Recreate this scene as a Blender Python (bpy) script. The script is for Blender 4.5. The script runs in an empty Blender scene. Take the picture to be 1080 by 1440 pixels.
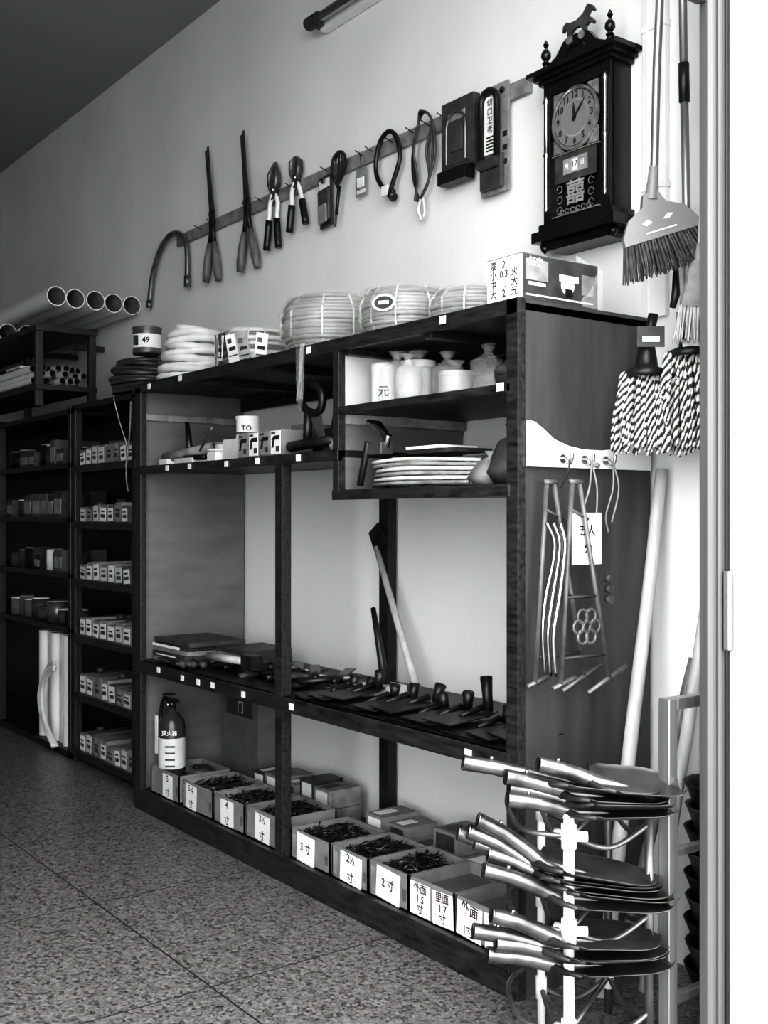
import bpy, math, random
from mathutils import Vector, Matrix
random.seed(7)
S=bpy.context.scene
rnd=random.uniform

# ---------------------------------------------------------------- materials
def mat(name,g,rough=.6,metal=0.,var=.0,scale=8.,stretch=(1,1,1),bump=0.,alpha=1.,spec=None):
    m=bpy.data.materials.new(name); m.use_nodes=True
    nt=m.node_tree; p=nt.nodes["Principled BSDF"]
    p.inputs["Roughness"].default_value=rough; p.inputs["Metallic"].default_value=metal
    if spec is not None: p.inputs["Specular IOR Level"].default_value=spec
    if alpha<1: p.inputs["Alpha"].default_value=alpha
    tc=nt.nodes.new("ShaderNodeTexCoord"); mp=nt.nodes.new("ShaderNodeMapping")
    mp.inputs["Scale"].default_value=stretch
    nt.links.new(tc.outputs["Object"],mp.inputs["Vector"])
    n=nt.nodes.new("ShaderNodeTexNoise"); n.inputs["Scale"].default_value=scale; n.inputs["Detail"].default_value=5
    nt.links.new(mp.outputs[0],n.inputs["Vector"])
    r=nt.nodes.new("ShaderNodeValToRGB")
    a=max(0,g*(1-var)); b=min(1,g*(1+var))
    r.color_ramp.elements[0].position=.3; r.color_ramp.elements[1].position=.7
    r.color_ramp.elements[0].color=(a,a,a,1); r.color_ramp.elements[1].color=(b,b,b,1)
    nt.links.new(n.outputs["Fac"],r.inputs["Fac"]); nt.links.new(r.outputs[0],p.inputs["Base Color"])
    if bump:
        bn=nt.nodes.new("ShaderNodeBump"); bn.inputs["Strength"].default_value=bump; bn.inputs["Distance"].default_value=.01
        nt.links.new(n.outputs["Fac"],bn.inputs["Height"]); nt.links.new(bn.outputs[0],p.inputs["Normal"])
    return m
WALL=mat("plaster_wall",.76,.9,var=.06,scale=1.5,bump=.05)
WALLD=mat("low_bounce_plaster",.22,.9,var=.1,scale=1.5)  # unseen walls, colour darkened to cut bounced light
FACADE=mat("facade_plaster",.42,.9,var=.06,scale=2)
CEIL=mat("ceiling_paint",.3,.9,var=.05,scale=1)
DARK=mat("dark_painted_wood",.016,.45,var=.5,scale=10,stretch=(1,6,6),bump=.15)
EDGE=mat("dark_edge_wood",.022,.42,var=.7,scale=14,stretch=(1,5,5),bump=.1)
PANEL=mat("stained_panel_wood",.055,.5,var=.3,scale=3,stretch=(6,6,.8),bump=.06)
PLY=mat("grey_plywood",.14,.6,var=.15,scale=4,stretch=(4,1,4),bump=.03)
PLYL=mat("pale_board",.5,.6,var=.1,scale=5)
HANDW=mat("pale_handle_wood",.45,.5,var=.18,scale=9,stretch=(5,5,.6))
HANDD=mat("grey_handle_wood",.13,.5,var=.3,scale=9,stretch=(5,5,.6))
BLK=mat("black_plastic",.010,.4,var=.3)
IRON=mat("dark_iron",.028,.4,metal=.5,var=.5,scale=20,bump=.05)
STEEL=mat("blade_steel",.17,.38,metal=.7,var=.3,scale=14)
TOOLS=mat("dull_steel",.10,.4,metal=.6,var=.4,scale=14)
SHOV=mat("shovel_steel",.06,.42,metal=.6,var=.5,scale=9,bump=.03)
SOCK=mat("shovel_socket_steel",.14,.28,metal=.85,var=.5,scale=16)
STAND=mat("stand_metal",.14,.45,metal=.4,var=.4,scale=14)
CHROME=mat("bright_steel",.42,.25,metal=1,var=.12,scale=10)
ALU=mat("aluminium",.34,.4,metal=.8,var=.15,scale=3,stretch=(20,20,.5))
DOORM=mat("door_frame_aluminium",.10,.5,metal=.3,var=.12,scale=3,stretch=(20,20,.5))
WHT=mat("white_plastic",.74,.4,var=.05)
PAPER=mat("white_paper",.78,.8,var=.05,scale=20)
CREAM=mat("offwhite_hose",.6,.45,var=.12,scale=12)
HOSE=mat("clear_hose",.24,.22,var=.45,scale=12)
HOSED=mat("dark_hose",.05,.35,var=.4,scale=14)
WRAP=mat("plastic_wrap",.7,.08,alpha=.16,bump=1.,scale=26)
BAGM=mat("clear_bag_film",.8,.08,alpha=.24,bump=1.,scale=26)
CARD=mat("cardboard",.2,.8,var=.18,scale=14)
CARDI=mat("cardboard_inside",.10,.85,var=.2,scale=14)
GRY=mat("grey_print",.24,.6,var=.3,scale=20)
GRYD=mat("dark_print",.05,.5,var=.4,scale=20)
INK=mat("ink",.01,.7)
CLK=mat("clock_lacquer",.009,.28,var=.5,scale=6)
GOLD=mat("brass_grey",.3,.35,metal=.5,var=.4,scale=40)
DIAL=mat("clock_dial_face",.17,.4,var=.15,scale=10)
EXT=mat("extinguisher_paint",.04,.25)
YARN_L=mat("yarn_light",.58,.9); YARN_D=mat("yarn_dark",.03,.9)
BRIS=mat("grey_bristles",.07,.6,var=.5,scale=30)
BRISL=mat("light_bristles",.42,.6,var=.3,scale=30)
BROOMP=mat("broom_plastic",.2,.4,var=.1)
GROUND=mat("outside_concrete",.3,.9,var=.1,scale=3)

def floor_mat():
    m=bpy.data.materials.new("terrazzo_tile"); m.use_nodes=True; nt=m.node_tree; p=nt.nodes["Principled BSDF"]
    tc=nt.nodes.new("ShaderNodeTexCoord")
    def vor(sc,stops):
        v=nt.nodes.new("ShaderNodeTexVoronoi"); v.inputs["Scale"].default_value=sc
        nt.links.new(tc.outputs["Object"],v.inputs["Vector"])
        r=nt.nodes.new("ShaderNodeValToRGB"); r.color_ramp.interpolation='CONSTANT'
        sep=nt.nodes.new("ShaderNodeSeparateColor"); nt.links.new(v.outputs["Color"],sep.inputs[0])
        nt.links.new(sep.outputs[0],r.inputs[0])
        e=r.color_ramp.elements
        while len(e)<len(stops): e.new(.5)
        for k,(pos,g) in enumerate(stops): e[k].position=pos; e[k].color=(g,g,g,1)
        return r
    a=vor(88,[(0,.01),(.22,.12),(.45,.17),(.85,.26)]); b=vor(190,[(0,.03),(.25,.14),(.65,.21)])
    mx=nt.nodes.new("ShaderNodeMix"); mx.data_type='RGBA'; mx.inputs[0].default_value=.45
    nt.links.new(a.outputs[0],mx.inputs[6]); nt.links.new(b.outputs[0],mx.inputs[7])
    mp=nt.nodes.new("ShaderNodeMapping"); mp.inputs["Location"].default_value=(2.904+8.7,-1.52+8.7,0)
    nt.links.new(tc.outputs["Object"],mp.inputs[0])
    br=nt.nodes.new("ShaderNodeTexBrick"); br.offset=0; br.squash=1
    br.inputs["Scale"].default_value=1; br.inputs["Brick Width"].default_value=.87; br.inputs["Row Height"].default_value=.87
    br.inputs["Mortar Size"].default_value=.0032; br.inputs["Mortar Smooth"].default_value=.1
    nt.links.new(mp.outputs[0],br.inputs["Vector"])
    m2=nt.nodes.new("ShaderNodeMix"); m2.data_type='RGBA'; m2.inputs[7].default_value=(.02,.02,.02,1)
    nt.links.new(br.outputs["Fac"],m2.inputs[0]); nt.links.new(mx.outputs[2],m2.inputs[6])
    nt.links.new(m2.outputs[2],p.inputs["Base Color"])
    p.inputs["Roughness"].default_value=.4
    return m
FLOOR=floor_mat()

# ---------------------------------------------------------------- mesh builder
def frame(o,x,y,z):
    x,y,z=Vector(x),Vector(y),Vector(z)
    return Matrix(((x.x,y.x,z.x,o[0]),(x.y,y.y,z.y,o[1]),(x.z,y.z,z.z,o[2]),(0,0,0,1)))
def FR(x,y,z): return frame((x,y,z),(1,0,0),(0,0,1),(0,-1,0))
def SD(x,y,z): return frame((x,y,z),(0,1,0),(0,0,1),(1,0,0))
def VW(x,y,z): return frame((x,y,z),(.595,.8037,0),(0,0,1),(.8037,-.595,0))
def T(x,y,z): return Matrix.Translation((x,y,z))
def RX(a): return Matrix.Rotation(math.radians(a),4,'X')
def RY(a): return Matrix.Rotation(math.radians(a),4,'Y')
def RZ(a): return Matrix.Rotation(math.radians(a),4,'Z')
_tc={}
def textmesh(s):
    if s in _tc: return _tc[s]
    c=bpy.data.curves.new("t",'FONT'); c.body=s; c.size=1; c.align_x='CENTER'; c.align_y='CENTER'; c.resolution_u=2; c.offset=.018
    o=bpy.data.objects.new("t",c); S.collection.objects.link(o)
    me=bpy.data.meshes.new_from_object(o)
    r=([tuple(v.co) for v in me.vertices],[tuple(p.vertices) for p in me.polygons])
    bpy.data.objects.remove(o); bpy.data.curves.remove(c); bpy.data.meshes.remove(me)
    _tc[s]=r; return r
class B:
    def __init__(s): s.v=[];s.f=[];s.m=[];s.sm=[];s.mats=[]
    def add(s,vs,fs,m,smooth=False,M=None):
        if m not in s.mats: s.mats.append(m)
        k=s.mats.index(m); o=len(s.v)
        for v in vs: s.v.append(tuple(M@Vector(v)) if M is not None else tuple(v))
        for f in fs: s.f.append(tuple(i+o for i in f)); s.m.append(k); s.sm.append(smooth)
        return s
    def box(s,x0,x1,y0,y1,z0,z1,m,M=None):
        vs=[(x,y,z) for x in (x0,x1) for y in (y0,y1) for z in (z0,z1)]
        return s.add(vs,[(0,1,3,2),(4,6,7,5),(0,4,5,1),(2,3,7,6),(0,2,6,4),(1,5,7,3)],m,False,M)
    def tube(s,pts,r,m,seg=8,closed=False,M=None,hollow=False,flat=1.):
        P=[Vector(p) for p in pts]; n=len(P)
        rs=r if isinstance(r,(list,tuple)) else [r]*n
        tan=[]
        for i in range(n):
            if closed: d=P[(i+1)%n]-P[i-1]
            else: d=P[min(i+1,n-1)]-P[max(i-1,0)]
            tan.append(d.normalized() if d.length>1e-9 else Vector((0,0,1)))
        up=Vector((0,0,1)) if abs(tan[0].z)<.9 else Vector((1,0,0))
        nrm=(up-tan[0]*up.dot(tan[0])).normalized()
        vs=[];fs=[]
        for i in range(n):
            nrm=(nrm-tan[i]*nrm.dot(tan[i]))
            nrm=nrm.normalized() if nrm.length>1e-6 else tan[i].orthogonal().normalized()
            bn=tan[i].cross(nrm)
            for k in range(seg):
                a=2*math.pi*k/seg
                vs.append(P[i]+nrm*(rs[i]*math.cos(a)*flat)+bn*(rs[i]*math.sin(a)))
        for i in range(n if closed else n-1):
            j=(i+1)%n
            for k in range(seg):
                l=(k+1)%seg; fs.append((i*seg+k,i*seg+l,j*seg+l,j*seg+k))
        if not closed and not hollow:
            fs.append(tuple(range(seg))[::-1]); fs.append(tuple((n-1)*seg+k for k in range(seg)))
        return s.add(vs,fs,m,True,M)
    def cyl(s,p0,p1,r,m,seg=16,r1=None,M=None,hollow=False):
        s.tube([p0,p1],[r,r if r1 is None else r1],m,seg,M=M,hollow=hollow)
        if not hollow: s.sm[-1]=False; s.sm[-2]=False
        return s
    def lathe(s,prof,m,seg=24,M=None,smooth=True):
        vs=[];fs=[]
        for (r,z) in prof:
            for k in range(seg):
                a=2*math.pi*k/seg; vs.append((max(r,.0002)*math.cos(a),max(r,.0002)*math.sin(a),z))
        for i in range(len(prof)-1):
            for k in range(seg):
                l=(k+1)%seg; fs.append((i*seg+k,i*seg+l,(i+1)*seg+l,(i+1)*seg+k))
        return s.add(vs,fs,m,smooth,M)
    def prism(s,poly,d0,d1,m,M=None):
        n=len(poly); vs=[(x,y,d0) for x,y in poly]+[(x,y,d1) for x,y in poly]
        fs=[tuple(range(n))[::-1],tuple(range(n,2*n))]+[(i,(i+1)%n,n+(i+1)%n,n+i) for i in range(n)]
        return s.add(vs,fs,m,False,M)
    def text(s,t,size,m,M,sx=1.):
        v,f=textmesh(t)
        return s.add([(x*size*sx,y*size,0) for x,y,z in v],f,m,False,M)
    def obj(s,name,bev=0):
        me=bpy.data.meshes.new(name); me.from_pydata(s.v,[],s.f)
        for m in s.mats: me.materials.append(m)
        me.polygons.foreach_set("material_index",s.m); me.polygons.foreach_set("use_smooth",s.sm)
        me.update()
        o=bpy.data.objects.new(name,me); S.collection.objects.link(o)
        if bev:
            b=o.modifiers.new("bevel",'BEVEL'); b.width=bev; b.segments=2; b.limit_method='ANGLE'; b.angle_limit=math.radians(50)
        return o
def ring(cx,cy,z,R,n=40,jit=0,ry=None):
    ph=rnd(0,6); k=rnd(1,3)
    return [(cx+(R+jit*math.sin(k*a+ph))*math.cos(a),cy+((ry or R)+jit*math.sin(k*a+ph))*math.sin(a),z+jit*.5*math.sin(2*a+ph)) for a in [2*math.pi*i/n for i in range(n)]]
def smooth(pts,n=6):
    P=[Vector(p) for p in pts]; out=[]
    for i in range(len(P)-1):
        p0=P[max(i-1,0)];p1=P[i];p2=P[i+1];p3=P[min(i+2,len(P)-1)]
        for k in range(n):
            t=k/n
            out.append(.5*((2*p1)+(-p0+p2)*t+(2*p0-5*p1+4*p2-p3)*t*t+(-p0+3*p1-3*p2+p3)*t**3))
    out.append(P[-1]); return out

# ---------------------------------------------------------------- room shell
B().box(-9,-1.75,-3,2.76,-.1,0,FLOOR).obj("floor")
B().box(-1.75,9,-8,8,-.12,-.02,GROUND).obj("ground_outside")
B().box(-9,-1.8,2.76,2.9,0,4.2,WALL).obj("wall_back")
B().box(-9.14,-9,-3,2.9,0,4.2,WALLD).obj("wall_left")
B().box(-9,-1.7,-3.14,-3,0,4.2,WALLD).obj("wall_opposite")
B().box(-9,-1.7,-3,2.9,4.08,4.2,CEIL).obj("ceiling")
B().box(-1.76,-1.7,2.38,5,0,4.4,FACADE).box(-1.8,-1.7,-5,-1.2,0,4.4,FACADE).box(-1.8,-1.7,-1.2,2.38,3.6,4.4,FACADE).obj("wall_front")  # unseen left part narrows the daylight for falloff; gap above door admits more
d=B()
d.box(-1.765,-1.738,2.292,2.315,0,3.6,DOORM); d.box(-1.765,-1.745,2.315,2.385,0,3.6,DOORM); d.box(-1.765,-1.738,2.335,2.35,0,3.6,DOORM); d.box(-1.765,-1.738,2.368,2.383,0,3.6,BLK)
d.box(-1.82,-1.74,-1.2,-1.1,0,3.6,DOORM)
d.box(-1.77,-1.74,-1.1,2.292,2.665,2.72,DOORM).box(-1.77,-1.74,-1.1,2.292,3.55,3.6,DOORM)
d.box(-1.738,-1.72,2.352,2.368,1.04,1.24,ALU)
d.obj("door_frame",.003)

# ---------------------------------------------------------------- main shelf
X0,X1,YF,YB=-4.912,-2.297,2.17,2.743
b=B()
b.box(X1-.03,X1,YF+.02,YB,0.0,2.0,PANEL)
b.box(X1-.045,X1+.003,YF,YF+.03,0,2.0,EDGE)
b.box(X0,X0+.025,YF+.02,YB,0,1.98,PLY)
b.box(X0,X0+.06,YF,YF+.03,0,1.98,EDGE)
b.box(X0-.03,X1,YF+.02,YB,1.965,1.99,DARK)
b.box(X0-.03,X1,YF,YF+.022,1.955,2.0,EDGE)
for x in (-4.3,-3.75,-3.2,-2.75): b.box(x,x+.04,YF+.02,YB,1.94,1.966,DARK)
b.box(X0,-3.2,YF,YB,1.585,1.61,DARK); b.box(X0,-3.2,YF-.004,YF+.02,1.572,1.61,EDGE)
b.box(-3.235,-3.2,YF,YF+.03,1.45,1.96,EDGE)
b.box(-3.228,-3.204,YF+.03,YB,1.76,1.96,PLYL); b.box(-3.228,-3.204,YF+.03,YB,1.45,1.735,PLY)
b.box(-3.204,-3.185,YF+.03,YB,1.70,1.735,GRY)
b.box(X0+.025,X0+.045,YF+.03,YB,1.83,1.86,GRY)
b.box(-3.2,X1-.03,YF+.01,YB,1.737,1.757,DARK); b.box(-3.2,X1-.03,YF,YF+.02,1.735,1.76,EDGE)
b.box(-3.235,X1-.03,YF,YB,1.445,1.47,DARK); b.box(-3.235,X1-.03,YF-.004,YF+.02,1.435,1.47,EDGE)
b.box(X0,X1-.03,YF,YB,.68,.70,DARK); b.box(X0,X1-.03,YF-.006,YF+.02,.645,.70,EDGE)
b.box(X0,X1-.03,YF,YB,.07,.09,DARK); b.box(X0,X1-.03,YF-.004,YF+.02,0.0,.095,EDGE)
b.box(-3.625,-3.575,YF-.002,YF+.04,.09,1.58,EDGE)
b.box(-3.68,-3.62,YB-.045,YB,.09,1.6,DARK)
b.box(X0,X1,YB-.02,YB,1.90,1.96,DARK)
b.obj("storage_shelf",.002)
t=B()
for x,z in ((-4.74,1.975),(-4.42,1.98),(-3.38,1.978),(-2.62,1.98),(-4.55,1.592),(-4.33,1.592),(-4.0,1.59),(-3.75,1.592),(-3.45,1.592),(-2.36,1.75),
    (-4.64,.68),(-4.4,.672),(-4.12,.675),(-3.86,.67),(-3.5,.672),(-2.5,.672),(-4.25,.672)):
    t.box(x-.015,x+.015,YF-.0085,YF-.0065,z-.012,z+.012,PAPER)
t.obj("price_tags")

# small parts shelf on the left
b=B(); YS=2.3
for x in (-6.06,-5.25): b.box(x,x+.045,YS,YS+.04,0,2.0,EDGE); b.box(x,x+.045,2.68,2.72,0,2.0,DARK)
b.box(-6.06,-5.2,YS,2.72,1.97,2.0,DARK)
LV=(1.654,1.34,1.02,.71,.385,.065)
for z in LV: b.box(-6.06,-5.2,YS,2.72,z-.02,z,DARK); b.box(-6.06,-5.2,YS-.004,YS+.015,z-.035,z+.006,EDGE)
b.obj("storage_shelf.001",.002)
b=B()
for li,z in enumerate(LV):
    x=-5.99
    while x<-5.32:
        w=rnd(.07,.1); h=rnd(.085,.12); dd=rnd(.25,.33); y=YS+.02
        g=random.choice((CARD,GRY,CARDI,GRY))
        b.box(x,x+w,y,y+dd,z+.001,z+h,g)
        M=FR(x+w/2,y-.003,z+h/2)@RZ(rnd(-6,6))
        b.box(-w*.42,w*.42,-h*.4,h*rnd(.3,.45),0,.002,random.choice((PAPER,PAPER,CREAM,GRY)),M)
        b.box(-w*.3,w*.3,-h*.2,-h*.02,.002,.003,GRYD,M)
        b.box(-w*.3,w*.2,h*.1,h*.18,.002,.003,INK,M)
        if random.random()<.5: b.cyl((x+w/2,y+.1,z+h),(x+w/2,y+.1,z+h+.03),.025,GRYD)
        x+=w+rnd(.008,.02)
b.obj("small_parts_boxes")
c=B(); c.tube(smooth([(-5.19,2.27,1.95),(-5.18,2.26,1.8),(-5.2,2.25,1.6),(-5.19,2.255,1.5)]),.004,GRY,6)
c.tube(smooth([(-5.36,2.25,1.98),(-5.28,2.25,1.85),(-5.19,2.25,1.72),(-5.21,2.25,1.62)]),.002,CREAM,6); c.obj("hanging_cord")

# far-left shelf
b=B()
for x in (-8.6,-7.4): b.box(x,x+.045,YS,YS+.04,0,2.0,EDGE)
b.box(-6.13,-6.09,YS,YS+.04,0,2.0,EDGE); b.box(-6.13,-6.09,2.66,2.72,0,2.0,DARK)
b.box(-8.6,-6.09,2.70,2.72,.0,2.0,DARK)
for z in (1.985,1.68,1.37,1.05,.74): b.box(-8.6,-6.09,YS,2.72,z-.03,z,DARK)
b.box(-8.6,-6.09,YS,2.72,.0,.04,DARK)
b.obj("storage_shelf.002",.002)
b=B()
for z,hh in ((1.68,.15),(1.37,.16),(1.05,.14),(.74,.12)):
    x=-7.3
    while x<-6.2:
        r=rnd(.045,.07); m=random.choice((GRYD,GRYD,CARDI,STEEL,BLK)); h=hh*rnd(.6,1)
        if z==1.05 and -6.75<x<-6.6: m=WHT; h=.12; r=.05
        if random.random()<.6 or m==WHT:
            b.cyl((x+r,YS+.1,z),(x+r,YS+.1,z+h),r,m,20); b.cyl((x+r,YS+.1,z+h),(x+r,YS+.1,z+h+.008),r*.94,random.choice((GRY,WHT,GRYD)),20)
        else:
            b.box(x,x+2*r,YS+.03,YS+.3,z,z+h,m); b.box(x+.01,x+2*r-.01,YS+.025,YS+.029,z+.02,z+h*.7,GRY)
        x+=2*r+.015
b.obj("paint_cans_and_boxes")
b=B()
for k in range(5):
    x=-6.68+k*.1; b.cyl((x,2.37+.02*(k%2),.04),(x,2.37+.02*(k%2),.68),.042,WHT if k!=1 else CREAM,20,hollow=True); b.cyl((x,2.37+.02*(k%2),.04),(x,2.37+.02*(k%2),.68),.037,GRY,20,hollow=True)
b.obj("upright_pipe_pieces")
b=B()
for k in range(3): b.tube(smooth([(-6.2,2.26-.01*k,.06),(-6.36-.02*k,2.25,.18),(-6.42-.02*k,2.25,.33),(-6.33,2.25,.45+.02*k),(-6.2,2.25,.5+.02*k)]),.012,CREAM,8)
b.obj("hose_offcut")

# pipe rack & PVC pipes
b=B()
for x in (-8.5,-7.3,-6.2): 
    b.box(x,x+.04,2.13,2.17,2.0,2.46,EDGE); b.box(x,x+.04,2.44,2.48,2.0,2.46,EDGE)
b.box(-8.6,-6.14,2.12,2.48,2.42,2.452,DARK); b.box(-8.6,-6.14,2.12,2.48,2.09,2.12,DARK)
for x in (-8.4,-7.2,-6.75): b.box(x,x+.04,2.48,2.757,2.42,2.452,EDGE)
b.obj("pipe_rack",.002)
b=B()
def pipe(x,y,z):
    b.tube([(-8.8,y,z),(x,y,z)],.056,WHT,28,hollow=True); b.tube([(-8.8,y,z),(x,y,z)],.051,GRY,28,hollow=True)
    n=28;vs=[]
    for R in (.056,.051):
        for k in range(n): a=2*math.pi*k/n; vs.append((x,y+R*math.cos(a),z+R*math.sin(a)))
    b.add(vs,[(k,(k+1)%n,n+(k+1)%n,n+k) for k in range(n)],WHT)
for i in range(5): pipe(-6.14+rnd(-.02,.02),2.235+i*.115,2.622)
for i in range(5): pipe(-6.85+rnd(-.04,.04),2.20+i*.115,2.510)
b.obj("pvc_pipes")
b=B()
for i in range(21):
    y=2.15+.042*(i%7)+(.02 if (i//7)%2 else 0); z=2.143+.038*(i//7)+rnd(0,.008); x=-6.15+rnd(-.14,.03)
    b.tube([(-8.3,y,z),(x,y,z)],.020,WHT,12,hollow=True); b.tube([(-8.3,y,z),(x,y,z)],.015,GRYD,12,hollow=True)
b.box(-6.75,-6.5,2.15,2.46,2.25,2.262,CREAM)
b.obj("thin_tube_bundle")

# ---------------------------------------------------------------- tube lamp
b=B()
b.box(-4.15,-2.6,2.715,2.755,3.545,3.62,WHT)
b.cyl((-4.19,2.68,3.58),(-4.10,2.68,3.58),.03,GRYD,20); b.cyl((-4.10,2.68,3.58),(-2.7,2.68,3.58),.022,CHROME,20)
b.cyl((-4.195,2.68,3.58),(-4.19,2.68,3.58),.024,PAPER,20)
b.cyl((-2.7,2.68,3.58),(-2.62,2.68,3.58),.03,GRYD,20)
b.box(-4.17,-4.12,2.675,2.755,3.56,3.60,GRYD); b.box(-2.68,-2.63,2.675,2.755,3.56,3.60,GRYD)
b.obj("fluorescent_tube_lamp",.003)

# ---------------------------------------------------------------- tool rail on wall
b=B(); b.box(-5.64,-2.84,2.738,2.758,2.878,2.936,GRY)
nails=[-5.55,-5.2,-4.83,-4.54,-4.35,-4.12,-3.96,-3.85,-3.64,-3.40,-3.2,-3.0,-4.7,-4.42,-3.78,-3.5,-5.35,-3.3]
for x in nails: b.cyl((x,2.74,2.915),(x,2.695,2.93),.0025,IRON,6)
b.obj("tool_hanging_rail",.003)
YT=2.715
def W(x,z,y=YT): return (x,y,z)
b=B(); b.tube(smooth([W(-5.943,2.613),W(-5.90,2.76),W(-5.80,2.885),W(-5.67,2.945),W(-5.54,2.92),W(-5.468,2.84),W(-5.46,2.66)]),.015,STEEL,10)
b.cyl(W(-5.46,2.68),W(-5.46,2.62),.019,STEEL,12); b.cyl(W(-5.945,2.62),W(-5.953,2.58),.018,STEEL,12); b.obj("gooseneck_spout")
def shears(name,tip,piv,h1,h2,spread=.03):
    b=B(); px,pz=piv
    for sgn,h in ((1,h1),(-1,h2)):
        tx,tz=tip[0]+sgn*spread*.25,tip[1]-abs(sgn-1)*.012
        d=Vector((tx-px,tz-pz)).normalized(); n=Vector((-d.y,d.x))*sgn
        y=YT+.004*sgn
        poly=[(px-n.x*.018,pz-n.y*.018),(px+n.x*.034+d.x*.05,pz+n.y*.034+d.y*.05),(px+d.x*.2+n.x*.03,pz+d.y*.2+n.y*.03),(tx+n.x*.012,tz+n.y*.012),(tx-n.x*.004,tz-n.y*.004),(px+d.x*.2-n.x*.008,pz+d.y*.2-n.y*.008),(px-n.x*.02+d.x*.02,pz-n.y*.02+d.y*.02)]
        b.prism(poly,-y-.002,-y+.002,TOOLS,Matrix(((1,0,0,0),(0,0,-1,0),(0,1,0,0),(0,0,0,1))))
        hx,hz=h; D=Vector((hx-px,hz-pz)); a=.42
        b.tube([W(px-sgn*.012,pz+.02,y),W(px+D.x*.2,pz+D.y*.22,y),W(px+D.x*a,pz+D.y*a,y)],[.016,.013,.011],IRON,8)
        b.tube([W(px+D.x*a,pz+D.y*a,y),W(px+D.x*.6,pz+D.y*.6,y),W(px+D.x*.85,pz+D.y*.85,y),W(hx,hz,y)],[.014,.021,.023,.017],HANDD,12)
    b.cyl(W(px,pz,YT-.016),W(px,pz,YT+.012),.014,CHROME,12)
    b.obj(name)
shears("hedge_shears",(-5.235,3.32),(-5.175,2.95),(-5.255,2.61),(-5.10,2.595))
shears("hedge_shears",(-4.855,3.30),(-4.81,2.93),(-4.885,2.60),(-4.70,2.59))
def cutter(name,top,piv,h1,h2):
    b=B(); px,pz=piv
    for sgn,h in ((-1,h1),(1,h2)):
        y=YT+.003*sgn
        b.tube([W(px+sgn*.004,pz-.02,y),W(px+sgn*.028,pz+.03,y),W(px+sgn*.026,pz+.075,y),W(top[0]+sgn*.004,top[1],y)],[.016,.02,.02,.005],TOOLS,8,flat=.5)
        hx,hz=h
        pts=[W(px+sgn*.004,pz-.02,y),W(px+sgn*.03,pz-.06,y),W(hx+(px-hx)*.4,pz+(hz-pz)*.5,y),W(hx,hz,y)]
        b.tube(smooth(pts,4),.011,WHT,8)
        P=[Vector(p) for p in smooth(pts,4)]
        b.tube(P[-5:],.017,BLK,10)
    b.cyl(W(px,pz,YT-.016),W(px,pz,YT+.012),.016,CHROME,12)
    b.box(px-.022,px+.022,YT-.01,YT-.006,pz-.045,pz+.0,GRYD)
    b.obj(name)
cutter("bolt_cutter",(-4.535,3.06),(-4.55,2.93),(-4.615,2.655),(-4.512,2.65))
cutter("bolt_cutter",(-4.352,3.04),(-4.352,2.94),(-4.405,2.70),(-4.272,2.715))
b=B(); M=FR(-4.12,2.73,2.78)@RZ(4)
b.box(-.05,.05,-.115,.115,-.002,.006,GRYD,M); b.box(-.04,.04,-.09,.05,.006,.02,STEEL,M); b.box(-.03,.03,-.1,-.02,.02,.03,GRY,M); b.cyl((0,.09,.0),(0,.09,.02),.012,CHROME,12,M=M)
b.box(-.042,.042,.06,.1,.0065,.008,PAPER,M); b.obj("staple_gun_package",.002)
b=B()
for k in range(7):
    a=math.pi*k/7; ca,sa=math.cos(a)*.042,math.sin(a)*.03
    b.tube(smooth([(-3.975,2.69,2.80),(-3.965+ca,2.69+sa*.8,2.87),(-3.96+ca*.9,2.69+sa*.7,2.93),(-3.955,2.69,2.955),(-3.96-ca*.9,2.69-sa*.7,2.93),(-3.965-ca,2.69-sa*.8,2.87),(-3.975,2.69,2.80)]),.0032,IRON,5)
b.tube([(-3.975,2.70,2.81),(-3.995,2.70,2.69)],[.009,.007],BLK,8); b.tube([(-3.995,2.70,2.69),(-4.005,2.70,2.64)],.005,STEEL,8); b.obj("wire_whisk")
b=B(); M=FR(-3.85,2.73,2.80)
b.box(-.037,.037,-.055,.065,-.001,.001,GRY,M); b.lathe([(.028,0),(.024,.01),(.0,.012)],WRAP,M=M@T(0,-.012,.001)); b.box(-.03,.03,-.045,-.03,.0012,.002,PAPER,M)
for k in range(4): b.cyl((-.02+.013*k,-.02,.004),(-.02+.013*k,.02,.004),.005,PAPER,6,M=M)
b.tube([(0,.06,0),(0,.13,.01)],.0015,IRON,5,M=M); b.obj("blister_pack")
b=B(); b.tube(smooth([W(-3.60,2.70),W(-3.68,2.74),W(-3.725,2.82),W(-3.70,2.92),W(-3.64,2.955),W(-3.585,2.92),W(-3.56,2.83),W(-3.60,2.75),W(-3.63,2.70)]),.010,BLK,10)
b.cyl(W(-3.635,2.71),W(-3.60,2.675),.018,BLK,12); b.box(-3.66,-3.62,YT-.02,YT-.012,2.69,2.73,PAPER); b.obj("cable_bike_lock")
b=B()
for k in range(5):
    o=.006*k; b.tube(smooth([W(-3.43,2.62,YT-o),W(-3.47+o,2.72,YT),W(-3.475+o*1.5,2.82,YT-o),W(-3.44,2.93,YT),W(-3.40+o*.3,2.965,YT-o),W(-3.355,2.92,YT),W(-3.335-o,2.80,YT-o),W(-3.37,2.70,YT),W(-3.42,2.63,YT-.004)]),.0055,IRON if k%2 else HOSED,6)
b.tube(smooth([W(-3.42,2.64),W(-3.44,2.59),W(-3.42,2.545)]),.006,CREAM,8); b.tube(smooth([W(-3.41,2.63),W(-3.40,2.58),W(-3.41,2.555)]),.005,CREAM,8); b.obj("wire_cable_coil")
b=B(); M=FR(-3.185,2.735,2.81)
b.box(-.092,.092,-.12,.14,0,.035,GRYD,M); b.box(-.08,.08,-.105,.125,.035,.038,GRYD,M)
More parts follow.
